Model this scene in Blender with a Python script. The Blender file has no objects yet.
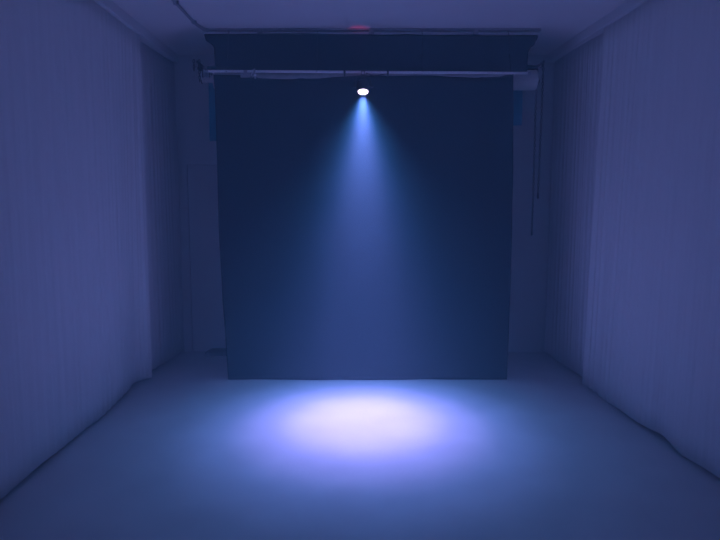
import bpy, bmesh, math, random
from mathutils import Vector, Matrix

random.seed(7)
S = bpy.context.scene
C = S.collection
PI = math.pi

# ------------------------------------------------------------------ camera
cam_d = bpy.data.cameras.new('camera')
cam_d.sensor_width = 36.0
cam_d.lens = 30.0
cam_d.clip_start = 0.02
cam = bpy.data.objects.new('camera', cam_d)
C.objects.link(cam)
cam.location = (0.0, 0.0, 1.5)
cam.rotation_euler = (PI / 2 - math.atan(65 / 600), 0, 0)
S.camera = cam

# ------------------------------------------------------------------ world: no light of its own, thin stage haze
HAZE = 0.060
w = bpy.data.worlds.new('world')
S.world = w
w.use_nodes = True
nt = w.node_tree
nt.nodes.clear()
wo = nt.nodes.new('ShaderNodeOutputWorld')
bg = nt.nodes.new('ShaderNodeBackground')
bg.inputs['Color'].default_value = (0, 0, 0, 1)
bg.inputs['Strength'].default_value = 0.0
vs = nt.nodes.new('ShaderNodeVolumeScatter')
vs.inputs['Color'].default_value = (0.52, 0.90, 1.0, 1)
vs.inputs['Density'].default_value = HAZE
vs.inputs['Anisotropy'].default_value = 0.25
nt.links.new(bg.outputs[0], wo.inputs['Surface'])
nt.links.new(vs.outputs[0], wo.inputs['Volume'])

# ------------------------------------------------------------------ view
S.view_settings.view_transform = 'Standard'
S.view_settings.look = 'None'
S.view_settings.gamma = 1.0
S.view_settings.use_curve_mapping = False
S.view_settings.exposure = 0.12
S.cycles.volume_bounces = 3      # bounced light scatters in the haze too
S.cycles.diffuse_bounces = 8

# the one lamp of the room (its light objects are made in the lamp builder)
BEAMS = [  # name, watts, colour, cone in degrees
    ('core_beam', 440.0, (0.37, 0.30, 1.0), 29.0),
    ('inner_beam', 400.0, (0.37, 0.29, 1.0), 42.0),
    ('middle_beam', 340.0, (0.16, 0.27, 1.0), 56.0),
    ('wide_beam', 150.0, (0.10, 0.34, 1.0), 82.0),
]
LAMP_TILT = math.radians(-19.8)


# ------------------------------------------------------------------ materials
def mat(name, col, rough=0.7, metal=0.0, var=0.0, scale=8.0, stretch=(1, 1, 1), bump=0.0, bscale=None,
        spec=0.3, emit=None, emit_s=0.0, sheen=0.0):
    m = bpy.data.materials.new(name)
    m.use_nodes = True
    t = m.node_tree
    b = t.nodes['Principled BSDF']
    b.inputs['Base Color'].default_value = (*col, 1)
    b.inputs['Roughness'].default_value = rough
    b.inputs['Metallic'].default_value = metal
    b.inputs['Specular IOR Level'].default_value = spec
    if sheen:
        b.inputs['Sheen Weight'].default_value = sheen
    if emit:
        b.inputs['Emission Color'].default_value = (*emit, 1)
        b.inputs['Emission Strength'].default_value = emit_s
    if var or bump:
        tc = t.nodes.new('ShaderNodeTexCoord')
        mp = t.nodes.new('ShaderNodeMapping')
        mp.inputs['Scale'].default_value = stretch
        t.links.new(tc.outputs['Object'], mp.inputs['Vector'])
        if var:
            n = t.nodes.new('ShaderNodeTexNoise')
            n.inputs['Scale'].default_value = scale
            n.inputs['Detail'].default_value = 5
            r = t.nodes.new('ShaderNodeValToRGB')
            r.color_ramp.elements[0].position = 0.3
            r.color_ramp.elements[1].position = 0.7
            r.color_ramp.elements[0].color = (*[c * (1 - var) for c in col], 1)
            r.color_ramp.elements[1].color = (*[min(1, c * (1 + var)) for c in col], 1)
            t.links.new(mp.outputs[0], n.inputs['Vector'])
            t.links.new(n.outputs['Fac'], r.inputs[0])
            t.links.new(r.outputs[0], b.inputs['Base Color'])
        if bump:
            n2 = t.nodes.new('ShaderNodeTexNoise')
            n2.inputs['Scale'].default_value = bscale or scale * 4
            n2.inputs['Detail'].default_value = 4
            bp = t.nodes.new('ShaderNodeBump')
            bp.inputs['Strength'].default_value = bump
            bp.inputs['Distance'].default_value = 0.01
            t.links.new(mp.outputs[0], n2.inputs['Vector'])
            t.links.new(n2.outputs['Fac'], bp.inputs['Height'])
            t.links.new(bp.outputs[0], b.inputs['Normal'])
    return m


M = dict(
    floor=mat('pale_floor', (0.60, 0.60, 0.60), 0.75, var=0.05, scale=3.0, bump=0.12, bscale=40, spec=0.2),
    wall=mat('painted_wall', (0.76, 0.76, 0.76), 0.85, var=0.03, scale=2.0, bump=0.05, bscale=60, spec=0.2),
    ceiling=mat('painted_ceiling', (0.86, 0.85, 0.84), 0.9, var=0.02, scale=2.0, spec=0.2),
    trim=mat('white_trim', (0.76, 0.76, 0.76), 0.6, spec=0.3, var=0.02, scale=3),
    curtain=mat('white_curtain', (0.84, 0.83, 0.82), 0.95, var=0.03, scale=5.0, stretch=(6, 6, 0.3), bump=0.1, bscale=30, spec=0.05),
    shaded_curtain=mat('shaded_curtain', (0.70, 0.70, 0.70), 0.95, var=0.03, scale=5.0, stretch=(6, 6, 0.3), bump=0.1, bscale=30, spec=0.05),  # same white fabric, shade of the back corners put into its base colour
    black=mat('black_cloth', (0.006, 0.022, 0.038), 0.95, var=0.2, scale=60, bump=0.2, bscale=150, spec=0.05),
    teal=mat('teal_paper', (0.01, 0.32, 0.42), 0.9, var=0.05, scale=6, spec=0.1),
    paper=mat('white_paper', (0.78, 0.75, 0.72), 0.8, var=0.03, scale=6, spec=0.15),
    tape=mat('grey_tape', (0.30, 0.30, 0.30), 0.9, var=0.15, scale=14, spec=0.1),
    steel=mat('brushed_steel', (0.88, 0.87, 0.88), 0.45, metal=0.2, var=0.06, scale=12, stretch=(0.3, 6, 6)),
    grey=mat('grey_aluminium', (0.42, 0.42, 0.45), 0.5, metal=0.4, var=0.06, scale=12),
    dark=mat('dark_metal', (0.02, 0.022, 0.03), 0.6, var=0.1, scale=20),
    body=mat('black_housing', (0.012, 0.012, 0.016), 0.5, var=0.1, scale=20),
    box=mat('dark_plastic', (0.10, 0.11, 0.13), 0.7, var=0.1, scale=10),
    cable=mat('grey_cable_cover', (0.30, 0.30, 0.33), 0.6, var=0.05, scale=20),
    lens=mat('lit_lens', (0.8, 0.8, 0.9), 0.3, emit=(0.86, 0.72, 1.0), emit_s=4.0),
    led=mat('lit_led', (0.9, 0.9, 1.0), 0.3, emit=(0.95, 0.88, 1.0), emit_s=9.0),
    red=mat('red_display', (0.3, 0.01, 0.02), 0.4, emit=(1.0, 0.05, 0.15), emit_s=6.0),
)


# ------------------------------------------------------------------ helpers
def obj(name, bm, material, parent=None, smooth=False, bevel=0.0):
    me = bpy.data.meshes.new(name)
    bmesh.ops.recalc_face_normals(bm, faces=bm.faces)
    bm.to_mesh(me)
    bm.free()
    if smooth:
        for p in me.polygons:
            p.use_smooth = True
        if hasattr(me, 'set_sharp_from_angle'):
            me.set_sharp_from_angle(angle=math.radians(40))
    me.materials.append(material)
    o = bpy.data.objects.new(name, me)
    C.objects.link(o)
    if parent:
        o.parent = parent
    if bevel:
        b = o.modifiers.new('bevel', 'BEVEL')
        b.width = bevel
        b.segments = 2
        b.limit_method = 'ANGLE'
    return o


def tag(o, label, cat, group=None):
    o['label'] = label
    o['category'] = cat
    if group:
        o['group'] = group
    return o


def thing(name, label, cat, loc=(0, 0, 0), group=None):
    o = bpy.data.objects.new(name, None)
    C.objects.link(o)
    o.location = loc
    o.empty_display_size = 0.1
    return tag(o, label, cat, group)


def struct(o, label=None):
    o['kind'] = 'structure'
    if label:
        o['label'] = label
    return o


def box(bm, x0, x1, y0, y1, z0, z1):
    v = [bm.verts.new(p) for p in [(x0, y0, z0), (x1, y0, z0), (x1, y1, z0), (x0, y1, z0),
                                   (x0, y0, z1), (x1, y0, z1), (x1, y1, z1), (x0, y1, z1)]]
    for f in [(0, 3, 2, 1), (4, 5, 6, 7), (0, 1, 5, 4), (1, 2, 6, 5), (2, 3, 7, 6), (3, 0, 4, 7)]:
        bm.faces.new([v[i] for i in f])
    return bm


def prism(bm, plan, z0, z1):
    a = [bm.verts.new((x, y, z0)) for x, y in plan]
    b = [bm.verts.new((x, y, z1)) for x, y in plan]
    n = len(plan)
    bm.faces.new(a[::-1])
    bm.faces.new(b)
    for i in range(n):
        bm.faces.new((a[i], a[(i + 1) % n], b[(i + 1) % n], b[i]))
    return bm


def tube(bm, pts, r, seg=14, cap=True):
    pts = [Vector(p) for p in pts]
    rings = []
    for i, p in enumerate(pts):
        d = (pts[min(i + 1, len(pts) - 1)] - pts[max(i - 1, 0)]).normalized()
        up = Vector((0, 0, 1)) if abs(d.z) < 0.9 else Vector((0, 1, 0))
        u = d.cross(up).normalized()
        v = d.cross(u).normalized()
        rr = r[i] if isinstance(r, (list, tuple)) else r
        rings.append([bm.verts.new(p + rr * (math.cos(2 * PI * k / seg) * u + math.sin(2 * PI * k / seg) * v)) for k in range(seg)])
    for a, b in zip(rings, rings[1:]):
        for k in range(seg):
            bm.faces.new((a[k], a[(k + 1) % seg], b[(k + 1) % seg], b[k]))
    if cap:
        bm.faces.new(rings[0][::-1])
        bm.faces.new(rings[-1])
    return bm


def lathe(bm, prof, seg=32):
    """prof: (radius, z) from one end to the other, capped with n-gons"""
    rings = [[bm.verts.new((r * math.cos(2 * PI * k / seg), r * math.sin(2 * PI * k / seg), z)) for k in range(seg)] for r, z in prof]
    for a, b in zip(rings, rings[1:]):
        for k in range(seg):
            bm.faces.new((a[k], a[(k + 1) % seg], b[(k + 1) % seg], b[k]))
    bm.faces.new(rings[0][::-1])
    bm.faces.new(rings[-1])
    return bm


def ring(bm, R, r, centre=(0, 0, 0), rot=None, sx=1.0, seg=16, s2=8, stretch=0.0):
    """a torus, stretched along local z by `stretch` (a chain link)"""
    vs_ = []
    for i in range(seg):
        a = 2 * PI * i / seg
        row = []
        for j in range(s2):
            b = 2 * PI * j / s2
            q = Vector(((R + r * math.cos(b)) * math.cos(a), r * math.sin(b), (R + r * math.cos(b)) * math.sin(a)))
            q.z += stretch * (1 if math.sin(a) > 0.001 else -1 if math.sin(a) < -0.001 else 0)
            if rot:
                q = rot @ q
            row.append(bm.verts.new(q + Vector(centre)))
        vs_.append(row)
    for i in range(seg):
        for j in range(s2):
            bm.faces.new((vs_[i][j], vs_[(i + 1) % seg][j], vs_[(i + 1) % seg][(j + 1) % s2], vs_[i][(j + 1) % s2]))
    return bm


def lerp_tab(tab, t):
    if t <= tab[0][0]:
        return tab[0][1]
    for (a, va), (b, vb) in zip(tab, tab[1:]):
        if t <= b:
            k = (t - a) / (b - a)
            k = k * k * (3 - 2 * k) if len(tab) > 2 else k
            return va + (vb - va) * k
    return tab[-1][1]


# ------------------------------------------------------------------ the room
H = 2.95
YF, YB = -1.6, 6.03
wl = lambda y: -1.97
wr = lambda y: 2.14 - 0.055 * (y - 3)

struct(obj('floor', box(bmesh.new(), -2.1, 2.6, YF - 0.1, YB + 0.1, -0.1, 0.0), M['floor']), 'pale smooth floor')
struct(obj('ceiling', box(bmesh.new(), -2.1, 2.6, YF - 0.1, YB + 0.1, H, H + 0.1), M['ceiling']), 'white painted ceiling')
struct(obj('wall_left', box(bmesh.new(), wl(0) - 0.1, wl(0), YF, YB, 0, H), M['wall']))
struct(obj('wall_right', prism(bmesh.new(), [(wr(YF), YF), (wr(YF) + 0.1, YF), (wr(YB) + 0.1, YB), (wr(YB), YB)], 0, H), M['wall']))
struct(obj('wall_front', box(bmesh.new(), -2.1, 2.6, YF - 0.1, YF, 0, H), M['wall']))

# back wall with a shallow flush door beside the left corner
DX0, DX1, DZ = -1.72, -0.86, 1.90
bm = bmesh.new()
box(bm, -2.1, DX0, YB, YB + 0.1, 0, H)
box(bm, DX1, 2.6, YB, YB + 0.1, 0, H)
box(bm, DX0, DX1, YB, YB + 0.1, DZ, H)
struct(obj('wall_back', bm, M['wall']), 'white back wall half hidden by the dark backdrop')
door = obj('door_1', box(bmesh.new(), DX0 + 0.006, DX1 - 0.006, YB + 0.012, YB + 0.06, 0.004, DZ - 0.006), M['wall'])
struct(door, 'flush door in the back wall beside the left corner')
bm = bmesh.new()
tube(bm, [(DX1 - 0.08, YB + 0.012, 1.0), (DX1 - 0.08, YB - 0.03, 1.0), (DX1 - 0.19, YB - 0.035, 1.0)], 0.009)
obj('door_handle', bm, M['grey'], door, smooth=True)

# curtain-rail casings under the ceiling
TZ = 2.872
struct(obj('trim_1', prism(bmesh.new(), [(-1.965, YF + 0.002), (-1.785, YF + 0.002), (-1.765, YB - 0.002), (-1.965, YB - 0.002)], TZ, H), M['trim'], bevel=0.006),
       'white curtain rail casing along the top of the left wall')
rt = lambda y: 1.985 - 0.055 * (y - 3)
struct(obj('trim_2', prism(bmesh.new(), [(rt(YF), YF + 0.002), (wr(YF) - 0.005, YF + 0.002), (wr(YB) - 0.005, YB - 0.002), (rt(YB), YB - 0.002)], TZ, H), M['trim'], bevel=0.006),
       'white curtain rail casing along the top of the right wall')


# ------------------------------------------------------------------ curtains
def smooth_path(pts, n):
    """Catmull-Rom through pts, resampled evenly to n points"""
    P = [Vector((p[0], p[1], 0)) for p in pts]
    P = [P[0] * 2 - P[1]] + P + [P[-1] * 2 - P[-2]]
    out = []
    for i in range(1, len(P) - 2):
        for k in range(24):
            t = k / 24
            a, b, c, d = P[i - 1], P[i], P[i + 1], P[i + 2]
            out.append(0.5 * ((2 * b) + (-a + c) * t + (2 * a - 5 * b + 4 * c - d) * t * t + (-a + 3 * b - 3 * c + d) * t ** 3))
    out.append(P[-2])
    L = [0]
    for a, b in zip(out, out[1:]):
        L.append(L[-1] + (b - a).length)
    res, j = [], 0
    for k in range(n):
        s = L[-1] * k / (n - 1)
        while j < len(L) - 2 and L[j + 1] < s:
            j += 1
        u = (s - L[j]) / max(1e-9, L[j + 1] - L[j])
        res.append(out[j].lerp(out[j + 1], u))
    return res, L[-1]


def curtain(name, label, bottom, top, amp, seed, side, z0=0.022, z1=TZ, cols=420, rows=18, group='white curtains', m='curtain'):
    """amp: table of (y, pleat depth); side: +1 when the room lies towards +x"""
    rnd = random.Random(seed)
    B, L = smooth_path(bottom, cols)
    T, _ = smooth_path(top, cols)
    ph = [rnd.uniform(0, 6.28) for _ in range(8)]
    # pleats of uneven width along the rail
    phase, acc = [], 0.0
    wob = [rnd.uniform(0.75, 1.35) for _ in range(200)]
    for k in range(cols):
        s = L * k / (cols - 1)
        acc += (L / (cols - 1)) / (0.085 * wob[int(s / 0.11) % 200]) * 2 * PI
        phase.append(acc)
    bm = bmesh.new()
    grid = []
    for j in range(rows + 1):
        v = j / rows
        z = z0 + (z1 - z0) * v
        row = []
        for k in range(cols):
            s = L * k / (cols - 1)
            p = B[k].lerp(T[k], min(1, v * 1.02))
            q = B[min(k + 1, cols - 1)] - B[max(k - 1, 0)]
            nrm = Vector((q.y, -q.x, 0)).normalized() * side
            a = lerp_tab(amp, p.y) * (1 - 0.5 * v ** 4)
            sway = 0.18 * math.sin(1.7 * v + ph[0] + s) * (1 - v)
            env = 0.65 + 0.35 * math.sin(2.1 * s + ph[1]) * math.sin(0.9 * s + ph[2] + v)
            d = a * env * math.sin(phase[k] + sway * 3)
            d += a * 0.35 * math.sin(phase[k] * 2.3 + ph[3] + 0.8 * v)
            d += a * 0.45 * (1 - v) * math.sin(3.1 * s + ph[4])
            pz = z + (0.006 * math.sin(4.3 * s + ph[5]) + 0.004 * math.sin(11 * s + ph[6])) * (1 - v) ** 3
            row.append(bm.verts.new((p.x + nrm.x * d, p.y + nrm.y * d, pz)))
        grid.append(row)
    for j in range(rows):
        for k in range(cols - 1):
            bm.faces.new((grid[j][k], grid[j][k + 1], grid[j + 1][k + 1], grid[j + 1][k]))
    o = obj(name, bm, M[m], smooth=False)
    for p in o.data.polygons:
        p.use_smooth = True
    md = o.modifiers.new('thickness', 'SOLIDIFY')
    md.thickness = 0.004
    md.offset = 0
    return tag(o, label, 'curtain', group)


curtain('curtain', 'long white curtain along the left wall, from the camera to the backdrop',
        [(-1.86, -1.45), (-1.84, 0.5), (-1.83, 2.0), (-1.818, 2.886), (-1.818, 3.2), (-1.829, 3.687), (-1.828, 4.303),
         (-1.852, 4.664), (-1.875, 4.84), (-1.80, 5.00), (-1.79, 5.04), (-1.85, 5.07)],
        [(-1.83, -1.45), (-1.82, 0.5), (-1.812, 2.0), (-1.805, 3.2), (-1.803, 4.2), (-1.803, 4.66), (-1.806, 4.82), (-1.796, 5.00), (-1.79, 5.04), (-1.85, 5.07)],
        [(-2, 0.002), (3.2, 0.002), (3.8, 0.004), (4.4, 0.010), (5.1, 0.012)], 3, 1, cols=640)
curtain('curtain', 'short white curtain, coloured darker for shade, in the left back corner behind the backdrop',
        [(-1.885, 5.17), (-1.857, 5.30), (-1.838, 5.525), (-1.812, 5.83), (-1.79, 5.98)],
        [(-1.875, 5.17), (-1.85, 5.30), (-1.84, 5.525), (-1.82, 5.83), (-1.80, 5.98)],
        [(5, 0.008), (6, 0.006)], 5, 1, cols=110, group='shade-toned corner curtains', m='shaded_curtain')
curtain('curtain', 'long white curtain along the right wall, from the camera to the backdrop',
        [(2.24, -1.45), (2.13, 0.5), (2.035, 2.0), (1.953, 3.208), (1.922, 3.454), (1.942, 3.721), (1.906, 3.897), (1.873, 4.488),
         (1.886, 4.613), (1.850, 4.82), (1.838, 4.86), (1.90, 4.89)],
        [(rt(y) + d, y) for y, d in ((-1.45, 0.03), (0.5, 0.03), (2.0, 0.03), (3.2, 0.03), (4.2, 0.03), (4.6, 0.03), (4.82, 0.022), (4.86, 0.02), (4.89, 0.08))],
        [(-2, 0.002), (3.4, 0.002), (3.9, 0.004), (4.4, 0.010), (5.1, 0.012)], 11, -1, cols=640)
curtain('curtain', 'short white curtain, coloured darker for shade, in the right back corner behind the backdrop',
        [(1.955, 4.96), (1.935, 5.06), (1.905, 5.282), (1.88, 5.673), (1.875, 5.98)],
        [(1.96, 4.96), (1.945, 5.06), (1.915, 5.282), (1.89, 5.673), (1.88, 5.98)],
        [(4.9, 0.009), (6, 0.006)], 17, -1, cols=120, group='shade-toned corner curtains', m='shaded_curtain')


# ------------------------------------------------------------------ the dark backdrop
def cloth_sheet(bm, left, right, ztop, zbot, y, cols, rows, seed, amp=0.008):
    """left/right: tables z -> x; ztop/zbot: functions u -> z; y: function (u, z) -> depth"""
    rnd = random.Random(seed)
    ph = [rnd.uniform(0, 6.28) for _ in range(6)]
    grid = []
    for j in range(rows + 1):
        v = j / rows
        row = []
        for k in range(cols + 1):
            u = k / cols
            z = zbot(u) + (ztop(u) - zbot(u)) * v
            x = lerp_tab(left, z) * (1 - u) + lerp_tab(right, z) * u
            d = amp * (math.sin(9 * u + ph[0] + 0.6 * z) + 0.6 * math.sin(23 * u + ph[1] - 0.4 * z) + 0.35 * math.sin(41 * u + ph[2] + 0.7 * z)
                       + 0.3 * math.sin(3 * z + ph[3] + 5 * u))
            row.append(bm.verts.new((x, y(u, z) + d, z)))
        grid.append(row)
    for j in range(rows):
        for k in range(cols):
            bm.faces.new((grid[j][k], grid[j][k + 1], grid[j + 1][k + 1], grid[j + 1][k]))
    return bm


def cloth_obj(name, bm, m, th=0.004, parent=None):
    o = obj(name, bm, m, parent)
    for p in o.data.polygons:
        p.use_smooth = True
    md = o.modifiers.new('thickness', 'SOLIDIFY')
    md.thickness = th
    md.offset = 0
    return o


BARY, BARZ = 5.0, 2.569
left = [(0.0, -1.138), (0.35, -1.150), (0.78, -1.170), (1.29, -1.185), (1.95, -1.186), (2.4, -1.188), (2.56, -1.196)]
right = [(0.0, 1.267), (0.44, 1.273), (1.04, 1.275), (1.7, 1.272), (2.2, 1.262), (2.56, 1.252)]


def top_sag(u):
    sag = [(0, 0.0), (0.09, 0.002), (0.17, 0.030), (0.24, 0.036), (0.34, 0.030), (0.42, 0.016), (0.5, 0.004), (0.6, 0.008), (0.72, 0.004),
           (0.80, 0.016), (0.88, 0.024), (0.95, 0.016), (0.985, 0.002), (1, 0.0)]
    return BARZ - 0.010 - lerp_tab(sag, u)


bm = cloth_sheet(bmesh.new(), left, right, top_sag, lambda u: 0.004, lambda u, z: 5.04 + 0.0 * z, 150, 60, 21, 0.007)
t = thing('backdrop', 'large dark blue-black cloth backdrop hanging from the steel bar to the floor', 'backdrop', (0, 5.04, 0))
bmesh.ops.translate(bm, verts=bm.verts, vec=(0, -5.04, 0))
cloth_obj('cloth', bm, M['black'], 0.004, t)
bm = bmesh.new()                                   # pale heading tape that shows where the cloth sags
rows = []
for k in range(121):
    u = k / 120
    x = -1.185 * (1 - u) + 1.245 * u
    rows.append((bm.verts.new((x, -0.014 + 0.002 * math.sin(31 * u), BARZ + 0.006 - 0.012 * u)), bm.verts.new((x, -0.012, top_sag(u) - 0.004))))
for (a, b), (c, d) in zip(rows, rows[1:]):
    bm.faces.new((a, c, d, b))
cloth_obj('heading_tape', bm, M['tape'], 0.003, t)

# ------------------------------------------------------------------ the rolls behind it
t = thing('paper_roll', 'white background paper roll behind the backdrop, its right end sticking out', 'paper roll', (0.11, 5.31, 2.567))
X0, X1 = -1.42, 1.42
bm = bmesh.new()
tube(bm, [(X0 + 0.06, 0, 0), (X1 - 0.02, 0, 0)], 0.083, 40)
obj('paper', bm, M['paper'], t, smooth=True)
bm = bmesh.new()
tube(bm, [(X0 - 0.055, 0, 0), (X1 + 0.012, 0, 0)], 0.022, 20)
obj('core_tube', bm, M['paper'], t, smooth=True)

t = thing('teal_background', 'teal background sheet behind the dark backdrop, showing as strips at its two edges', 'backdrop', (0.05, 5.56, 2.6))
bm = bmesh.new()
tube(bm, [(-1.415, 0, 0), (1.49, 0, 0)], 0.022, 20)
obj('roller_tube', bm, M['dark'], t, smooth=True)
bm = cloth_sheet(bmesh.new(), [(-2, -1.425), (0, -1.41)], [(-2, 1.415), (0, 1.41)], lambda u: -0.01, lambda u: -0.525 + 0.14 * u,
                 lambda u, z: -0.029, 60, 12, 4, 0.003)
cloth_obj('sheet', bm, M['teal'], 0.003, t)

t = thing('black_roll', 'thin black cloth roll just above the steel bar', 'cloth roll', (0.1, 5.2, 2.646))
bm = bmesh.new()
n = 60
tube(bm, [(-1.385 + 2.78 * k / n, 0.003 * math.sin(k * 0.9), 0.004 * math.sin(k * 0.35)) for k in range(n + 1)],
     [0.012 + 0.018 * min(1, k / 3, (n - k) / 4) for k in range(n + 1)], 20)
obj('cloth', bm, M['black'], t, smooth=True)
bm = bmesh.new()
tube(bm, [(-1.465, 0, 0), (1.44, 0, 0)], 0.008, 12)
obj('rod', bm, M['grey'], t, smooth=True)

# upper black drape over the ceiling tube
PY, PZ = 5.15, 2.912
t = thing('ceiling_rail', 'slim grey rail with a tube across the ceiling above the black drape', 'rail', (0.095, PY, H))
obj('mounting_strip', box(bmesh.new(), -1.40, 1.40, -0.016, 0.016, -0.018, 0.0), M['grey'], t, bevel=0.003)
bm = bmesh.new()
tube(bm, [(-1.39, 0, PZ - H), (1.385, 0, PZ - H)], 0.012, 16)
obj('tube', bm, M['steel'], t, smooth=True)
for bx in (-0.92, 0.0, 0.86):
    obj('bracket', box(bmesh.new(), bx - 0.022, bx + 0.022, -0.022, 0.018, PZ - H - 0.012, -0.001), M['grey'], t, bevel=0.003)


def dtop(u):
    tab = [(0, 0.0), (0.08, 0.001), (0.3, 0.005), (0.45, -0.004), (0.52, -0.007), (0.6, -0.002), (0.7, -0.010), (0.9, -0.014), (1, -0.012)]
    return 2.900 + lerp_tab(tab, u)


dl = [(2.58, -1.202), (2.70, -1.202), (2.795, -1.205), (2.815, -1.225), (2.85, -1.272), (2.87, -1.276), (2.90, -1.285)]
dr = [(2.58, 1.385), (2.66, 1.385), (2.75, 1.388), (2.785, 1.402), (2.815, 1.438), (2.845, 1.446), (2.86, 1.462), (2.90, 1.464)]
bm = cloth_sheet(bmesh.new(), dl, dr, dtop, lambda u: 2.585, lambda u, z: 5.118 + 0.02 * max(0, (2.9 - z)) - 0.0, 140, 26, 31, 0.004)
o = cloth_obj('drape', bm, M['black'], 0.004)
tag(o, 'short black drape with stepped ends hanging from the ceiling rail', 'drape')

# ------------------------------------------------------------------ the steel bar with its fittings
t = thing('steel_bar', 'long slim steel bar carrying the backdrop and the spotlight', 'bar', (0.07, BARY, BARZ))
bm = bmesh.new()
tube(bm, [(-1.308, 0, 0.008), (-0.6, 0, 0.004), (0, 0, 0), (0.7, 0, -0.004), (1.30, 0, -0.008)], 0.0105, 16)
obj('tube', bm, M['steel'], t, smooth=True)
for e, z in ((-1.308, 0.008), (1.30, -0.008)):
    bm = bmesh.new()
    tube(bm, [(e - 0.012, 0, z), (e + 0.012, 0, z)], 0.0125, 16)
    obj('end_cap', bm, M['grey'], t, smooth=True)


for xx in (-1.15, -0.42, 0.44, 1.15):
    bm = bmesh.new()
    tube(bm, [(xx, -0.013, 0.0), (xx, 0.0, 0.016), (xx, 0.06, 0.15), (xx, 0.098, 0.328), (xx, 0.130, 0.352)], 0.0028, 8)
    obj('suspension_cord', bm, M['dark'], t, smooth=True)


def strap(x, label):
    bm = bmesh.new()
    tube(bm, [(x - 0.008, BARY, BARZ), (x + 0.008, BARY, BARZ)], 0.0155, 16)
    box(bm, x - 0.006, x + 0.006, BARY - 0.008, BARY + 0.034, BARZ - 0.03, BARZ - 0.012)
    tag(obj('strap', bm, M['dark'], smooth=True), label, 'strap', 'black straps on the steel bar')


strap(-0.125, 'black strap round the steel bar, left of the spotlight')
strap(0.225, 'black strap round the steel bar, right of the spotlight')


def spring_clamp(x, label, size=1.0, rz=0.0):
    t = thing('spring_clamp', label, 'clamp', (x, BARY, BARZ + 0.002), 'spring clamps on the steel bar')
    for s in (-1, 1):
        bm = bmesh.new()
        tube(bm, [(0, s * 0.017, 0.022), (0.0, s * 0.02, 0.0), (0.01 * s, s * 0.016, -0.022), (0.025 * s, s * 0.03, -0.05 * size)],
             [0.006, 0.008, 0.009, 0.006], 10)
        obj('jaw', bm, M['grey'], t, smooth=True)
    bm = bmesh.new()
    tube(bm, [(-0.018, 0, -0.022), (0.018, 0, -0.022)], 0.011, 12)
    obj('spring', bm, M['steel'], t, smooth=True)
    t.rotation_euler.z = rz


spring_clamp(-0.86, 'grey spring clamp on the steel bar, nearer its left end', 1.0, 0.5)
t = thing('bar_hook', 'small pale hook under the left part of the steel bar', 'hook', (-0.925, BARY, BARZ))
bm = bmesh.new()
tube(bm, [(-0.014, 0, 0), (0.014, 0, 0)], 0.017, 16)
obj('collar', bm, M['grey'], t, smooth=True)
bm = bmesh.new()
prism(bm, [(-0.04, -0.02), (0.03, -0.02), (0.045, -0.012), (0.03, -0.006), (-0.04, -0.006)], -0.045, -0.013)
obj('plate', bm, M['grey'], t, bevel=0.004)


# ------------------------------------------------------------------ wall arms that carry the rolls
def arm(x, s, label):
    t = thing('roll_bracket', label, 'bracket', (x, YB, 2.6), 'brackets carrying the background rolls')
    obj('wall_plate', box(bmesh.new(), -0.03, 0.03, -0.012, 0.0, -0.12, 0.10), M['dark'], t, bevel=0.003)
    bm = bmesh.new()
    box(bm, -0.007, 0.007, -0.86, -0.012, 0.085, 0.100)
    obj('arm', bm, M['dark'], t, bevel=0.002)
    for yy, zz, r in ((5.56 - YB, 0.0, 0.028), (5.31 - YB, -0.033, 0.028), (5.2 - YB, 0.046, 0.014)):
        bm = bmesh.new()
        tube(bm, [(0, yy + r, 0.09)] + [(0, yy + r * math.cos(a), zz - r * math.sin(a)) for a in [PI * k / 10 for k in range(11)]], 0.004, 8)
        obj('hook', bm, M['dark'], t, smooth=True)
    return t


arm(-1.36, -1, 'dark roll bracket with hooks at the left ends of the rolls')
arm(1.535, 1, 'dark roll bracket with hooks at the right ends of the rolls')


def chain(pts, label, weight=True):
    t = thing('chain', label, 'chain', pts[-1], 'dark pull chains beside the rolls')
    P = [Vector(p) - Vector(pts[-1]) for p in pts]
    bm = bmesh.new()
    q = []
    for a, b in zip(P, P[1:]):
        m = max(1, int((b - a).length / 0.024))
        q += [(a.lerp(b, k / m), (b - a)) for k in range(m)]
    for i, (p, d) in enumerate(q):
        rot = Vector((0, 0, 1)).rotation_difference(d.normalized()).to_matrix() @ Matrix.Rotation(PI / 2 * (i % 2), 3, 'Z')
        ring(bm, 0.0075, 0.0032, p, rot, seg=10, s2=6, stretch=0.007)
    o = obj('links', bm, M['dark'], t, smooth=True)
    o['kind'] = 'stuff'
    bm = bmesh.new()
    tube(bm, [(0, 0, 0.012), (0, 0, 0.0), (0, 0, -0.035), (0, 0, -0.045)], [0.004, 0.008, 0.010, 0.006], 12)
    obj('weight', bm, M['dark'], t, smooth=True)


chain([(1.549, 5.235, 2.695), (1.552, 5.235, 2.645), (1.553, 5.24, 2.55), (1.553, 5.25, 2.2), (1.548, 5.26, 1.60)], 'outer dark chain hanging at the right of the white roll')
chain([(1.549, 5.42, 2.69), (1.551, 5.42, 2.2), (1.551, 5.42, 1.27)], 'inner longer dark chain hanging below the white roll')
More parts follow.
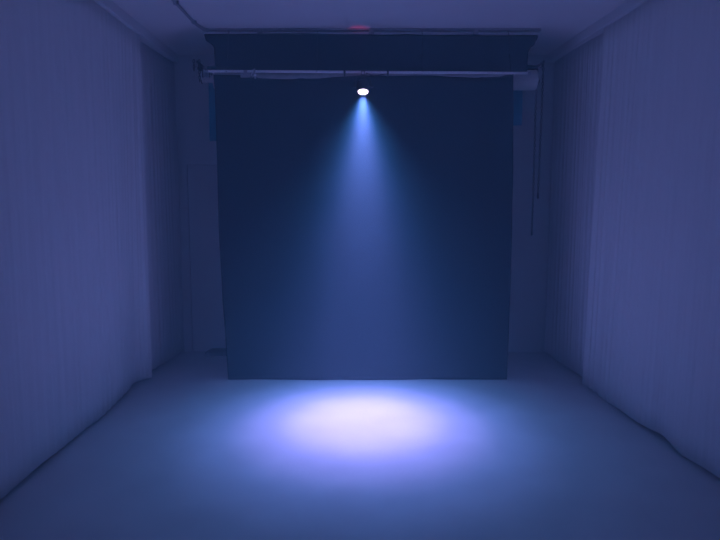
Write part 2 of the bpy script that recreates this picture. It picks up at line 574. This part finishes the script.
# drive gear with short chain loops at the left end
t = thing('drive_gear', 'dark roller drive with two short chain loops at the left end of the bar', 'roller drive', (-1.335, 5.2, 2.646))
bm = bmesh.new()
tube(bm, [(-0.010, 0, 0), (0.002, 0, 0)], 0.026, 24)
tube(bm, [(0.002, 0, 0), (0.014, 0, 0)], 0.012, 16)
obj('wheel', bm, M['dark'], t, smooth=True)
for xx, yy, za, zb in ((-0.006, -0.038, 0.045, -0.14), (-0.056, -0.02, 0.05, -0.045)):
    bm = bmesh.new()
    m = int((za - zb) / 0.022)
    for k in range(m):
        ring(bm, 0.0075, 0.0035, (xx, yy, za - 0.022 * k), Matrix.Rotation(PI / 2 * (k % 2), 3, 'Z'), seg=10, s2=6, stretch=0.006)
    o = obj('chain_loop', bm, M['dark'], t, smooth=True)

# ------------------------------------------------------------------ cable cover along the ceiling
t = thing('cable_conduit', 'thin grey cable conduit with clips running along the ceiling to the rail', 'conduit', (-1.325, 0, H))
bm = bmesh.new()
tube(bm, [(-0.01, YF + 0.01, -0.012), (0.0, 3.0, -0.012), (0.008, 4.8, -0.012), (0.014, 4.98, -0.013), (0.04, 5.07, -0.02), (0.08, 5.10, -0.032)], 0.0115, 12)
obj('pipe', bm, M['cable'], t, smooth=True)
for k in range(12):
    y = 4.93 - 0.46 * k
    if y > YF:
        xx = -0.01 + 0.01 * min(1, (y - YF) / 4.6) + 0.008 * max(0, (y - 3) / 1.9)
        bm = bmesh.new()
        box(bm, xx - 0.015, xx + 0.024, y - 0.010, y + 0.010, -0.026, 0)
        obj('clip', bm, M['dark'] if k < 0 else M['cable'], t, bevel=0.003)

# ------------------------------------------------------------------ low box by the back wall
t = thing('floor_box', 'low dark box on the floor against the back wall, left of the backdrop', 'box', (-1.28, 5.93, 0.0))
bm = bmesh.new()
prism(bm, [(-0.27, -0.06), (0.25, -0.09), (0.27, 0.07), (-0.23, 0.07)], 0.0, 0.04)
obj('body', bm, M['box'], t, bevel=0.006)
bm = bmesh.new()
prism(bm, [(-0.25, -0.05), (0.24, -0.08), (0.26, 0.06), (-0.22, 0.06)], 0.04, 0.052)
obj('lid', bm, M['box'], t, bevel=0.004)

# ------------------------------------------------------------------ the spotlight
LX, LY, LZ = 0.024, 4.925, 2.388
t = thing('spotlight', 'small lit stage spotlight hanging from the middle of the steel bar', 'spotlight', (LX, BARY, BARZ))
pv = Vector((0, LY - BARY + 0.01, LZ - BARZ + 0.055))         # pivot of the housing in the yoke
R = Matrix.Rotation(LAMP_TILT, 4, 'X')


def tilted(o):
    o.matrix_local = Matrix.Translation(pv) @ R @ Matrix.Scale(0.92, 4)
    return o


bm = bmesh.new()
lathe(bm, [(0.020, 0.062), (0.034, 0.058), (0.040, 0.040), (0.046, 0.036), (0.046, -0.040), (0.050, -0.042), (0.050, -0.050), (0.046, -0.050), (0.046, -0.046)], 40)
body = tilted(obj('housing', bm, M['body'], t, smooth=True))
for k in range(5):
    bm = bmesh.new()
    z = 0.028 - 0.014 * k
    lathe(bm, [(0.0455, z + 0.003), (0.0495, z + 0.003), (0.0495, z - 0.003), (0.0455, z - 0.003)], 40)
    obj('cooling_fin', bm, M['body'], body, smooth=True)
bm = bmesh.new()
lathe(bm, [(0.044, -0.0462), (0.044, -0.053), (0.036, -0.057), (0.018, -0.059)], 40)
lens = tilted(obj('lens', bm, M['lens'], t, smooth=True))
for k in range(7):
    a = 2 * PI * k / 6
    cx, cy = (0.024 * math.cos(a), 0.024 * math.sin(a)) if k < 6 else (0, 0)
    bm = bmesh.new()
    lathe(bm, [(0.009, -0.055), (0.009, -0.062), (0.005, -0.064)], 16)
    bmesh.ops.translate(bm, verts=bm.verts, vec=(cx, cy, 0))
    obj('led', bm, M['led'], lens, smooth=True)
# yoke
bm = bmesh.new()
wv = 0.062
pts = [(-wv, pv.y, pv.z), (-wv, pv.y * 0.8, pv.z + 0.05), (-wv * 0.8, pv.y * 0.5, -0.042), (0, pv.y * 0.4, -0.036), (wv * 0.8, pv.y * 0.5, -0.042),
       (wv, pv.y * 0.8, pv.z + 0.05), (wv, pv.y, pv.z)]
tube(bm, pts, 0.006, 10)
obj('yoke', bm, M['body'], t, smooth=True)
for s in (-1, 1):
    bm = bmesh.new()
    tube(bm, [(s * 0.044, pv.y, pv.z), (s * 0.072, pv.y, pv.z), (s * 0.082, pv.y, pv.z)], [0.006, 0.012, 0.010], 14)
    obj('knob', bm, M['body'], t, smooth=True)
bm = bmesh.new()
prof = [(0.020 * math.cos(a), 0.020 * math.sin(a)) for a in [math.radians(-60 + 24 * k) for k in range(11)]]
prof += [(-0.020, -0.03), (-0.014, -0.042), (-0.032, -0.042), (-0.032, 0.012)]
prof = [(y, z) for y, z in prof]
inner = [(0.0145 * math.cos(a), 0.0145 * math.sin(a)) for a in [math.radians(-60 + 24 * k) for k in range(11)]]
for k in range(10):
    q = [prof[k], prof[k + 1], inner[k + 1], inner[k]]
    va = [bm.verts.new((-0.014, y, z)) for y, z in q]
    vb = [bm.verts.new((0.014, y, z)) for y, z in q]
    bm.faces.new(va[::-1])
    bm.faces.new(vb)
    for i in range(4):
        bm.faces.new((va[i], va[(i + 1) % 4], vb[(i + 1) % 4], vb[i]))
box(bm, -0.014, 0.014, -0.034, -0.017, -0.044, 0.004)
obj('clamp', bm, M['body'], t, smooth=True)
bm = bmesh.new()
tube(bm, [(0.0, -0.03, -0.012), (0.0, -0.052, -0.016)], [0.012, 0.011], 12)
obj('clamp_bolt', bm, M['steel'], t, smooth=True)
bm = bmesh.new()
tube(bm, [(0.01, pv.y + 0.01, pv.z + 0.062), (0.03, pv.y + 0.03, pv.z + 0.11), (0.09, 0.0, -0.03), (0.16, 0.012, -0.016), (0.20, 0.014, -0.002)], 0.004, 8)
obj('power_cable', bm, M['body'], t, smooth=True)
bm = bmesh.new()
box(bm, -0.014, 0.014, 0.041, 0.047, 0.028, 0.044)
disp = obj('display', bm, M['red'], body)
disp['label'] = 'red lit display on top of the housing'

# the lamp's own light: narrow violet core and wide blue skirt
src = pv + (R @ Vector((0, 0, -0.080)))


def beam(name, watts, col, deg, blend, size):
    ld = bpy.data.lights.new(name, 'SPOT')
    ld.energy = watts
    ld.color = col
    ld.spot_size = math.radians(deg)
    ld.spot_blend = blend
    ld.shadow_soft_size = size
    lo = bpy.data.objects.new(name, ld)
    C.objects.link(lo)
    lo.parent = t
    lo.location = src
    lo.rotation_euler = (LAMP_TILT, 0, 0)
    return lo


for name, watts, col, deg in BEAMS:
    beam(name, watts, col, deg, 1.0, 0.030)

# the red display's faint glow on the rail above
ld = bpy.data.lights.new('display_glow', 'SPOT')
ld.energy = 1.8
ld.color = (1.0, 0.06, 0.22)
ld.spot_size = math.radians(26)
ld.spot_blend = 1.0
ld.shadow_soft_size = 0.006
lo = bpy.data.objects.new('display_glow', ld)
C.objects.link(lo)
lo.parent = t
lo.location = (-0.045, -0.085, -0.06)
aim = Vector((-0.030, 0.140, 0.362)) - Vector(lo.location)
lo.rotation_euler = aim.to_track_quat('-Z', 'Y').to_euler()
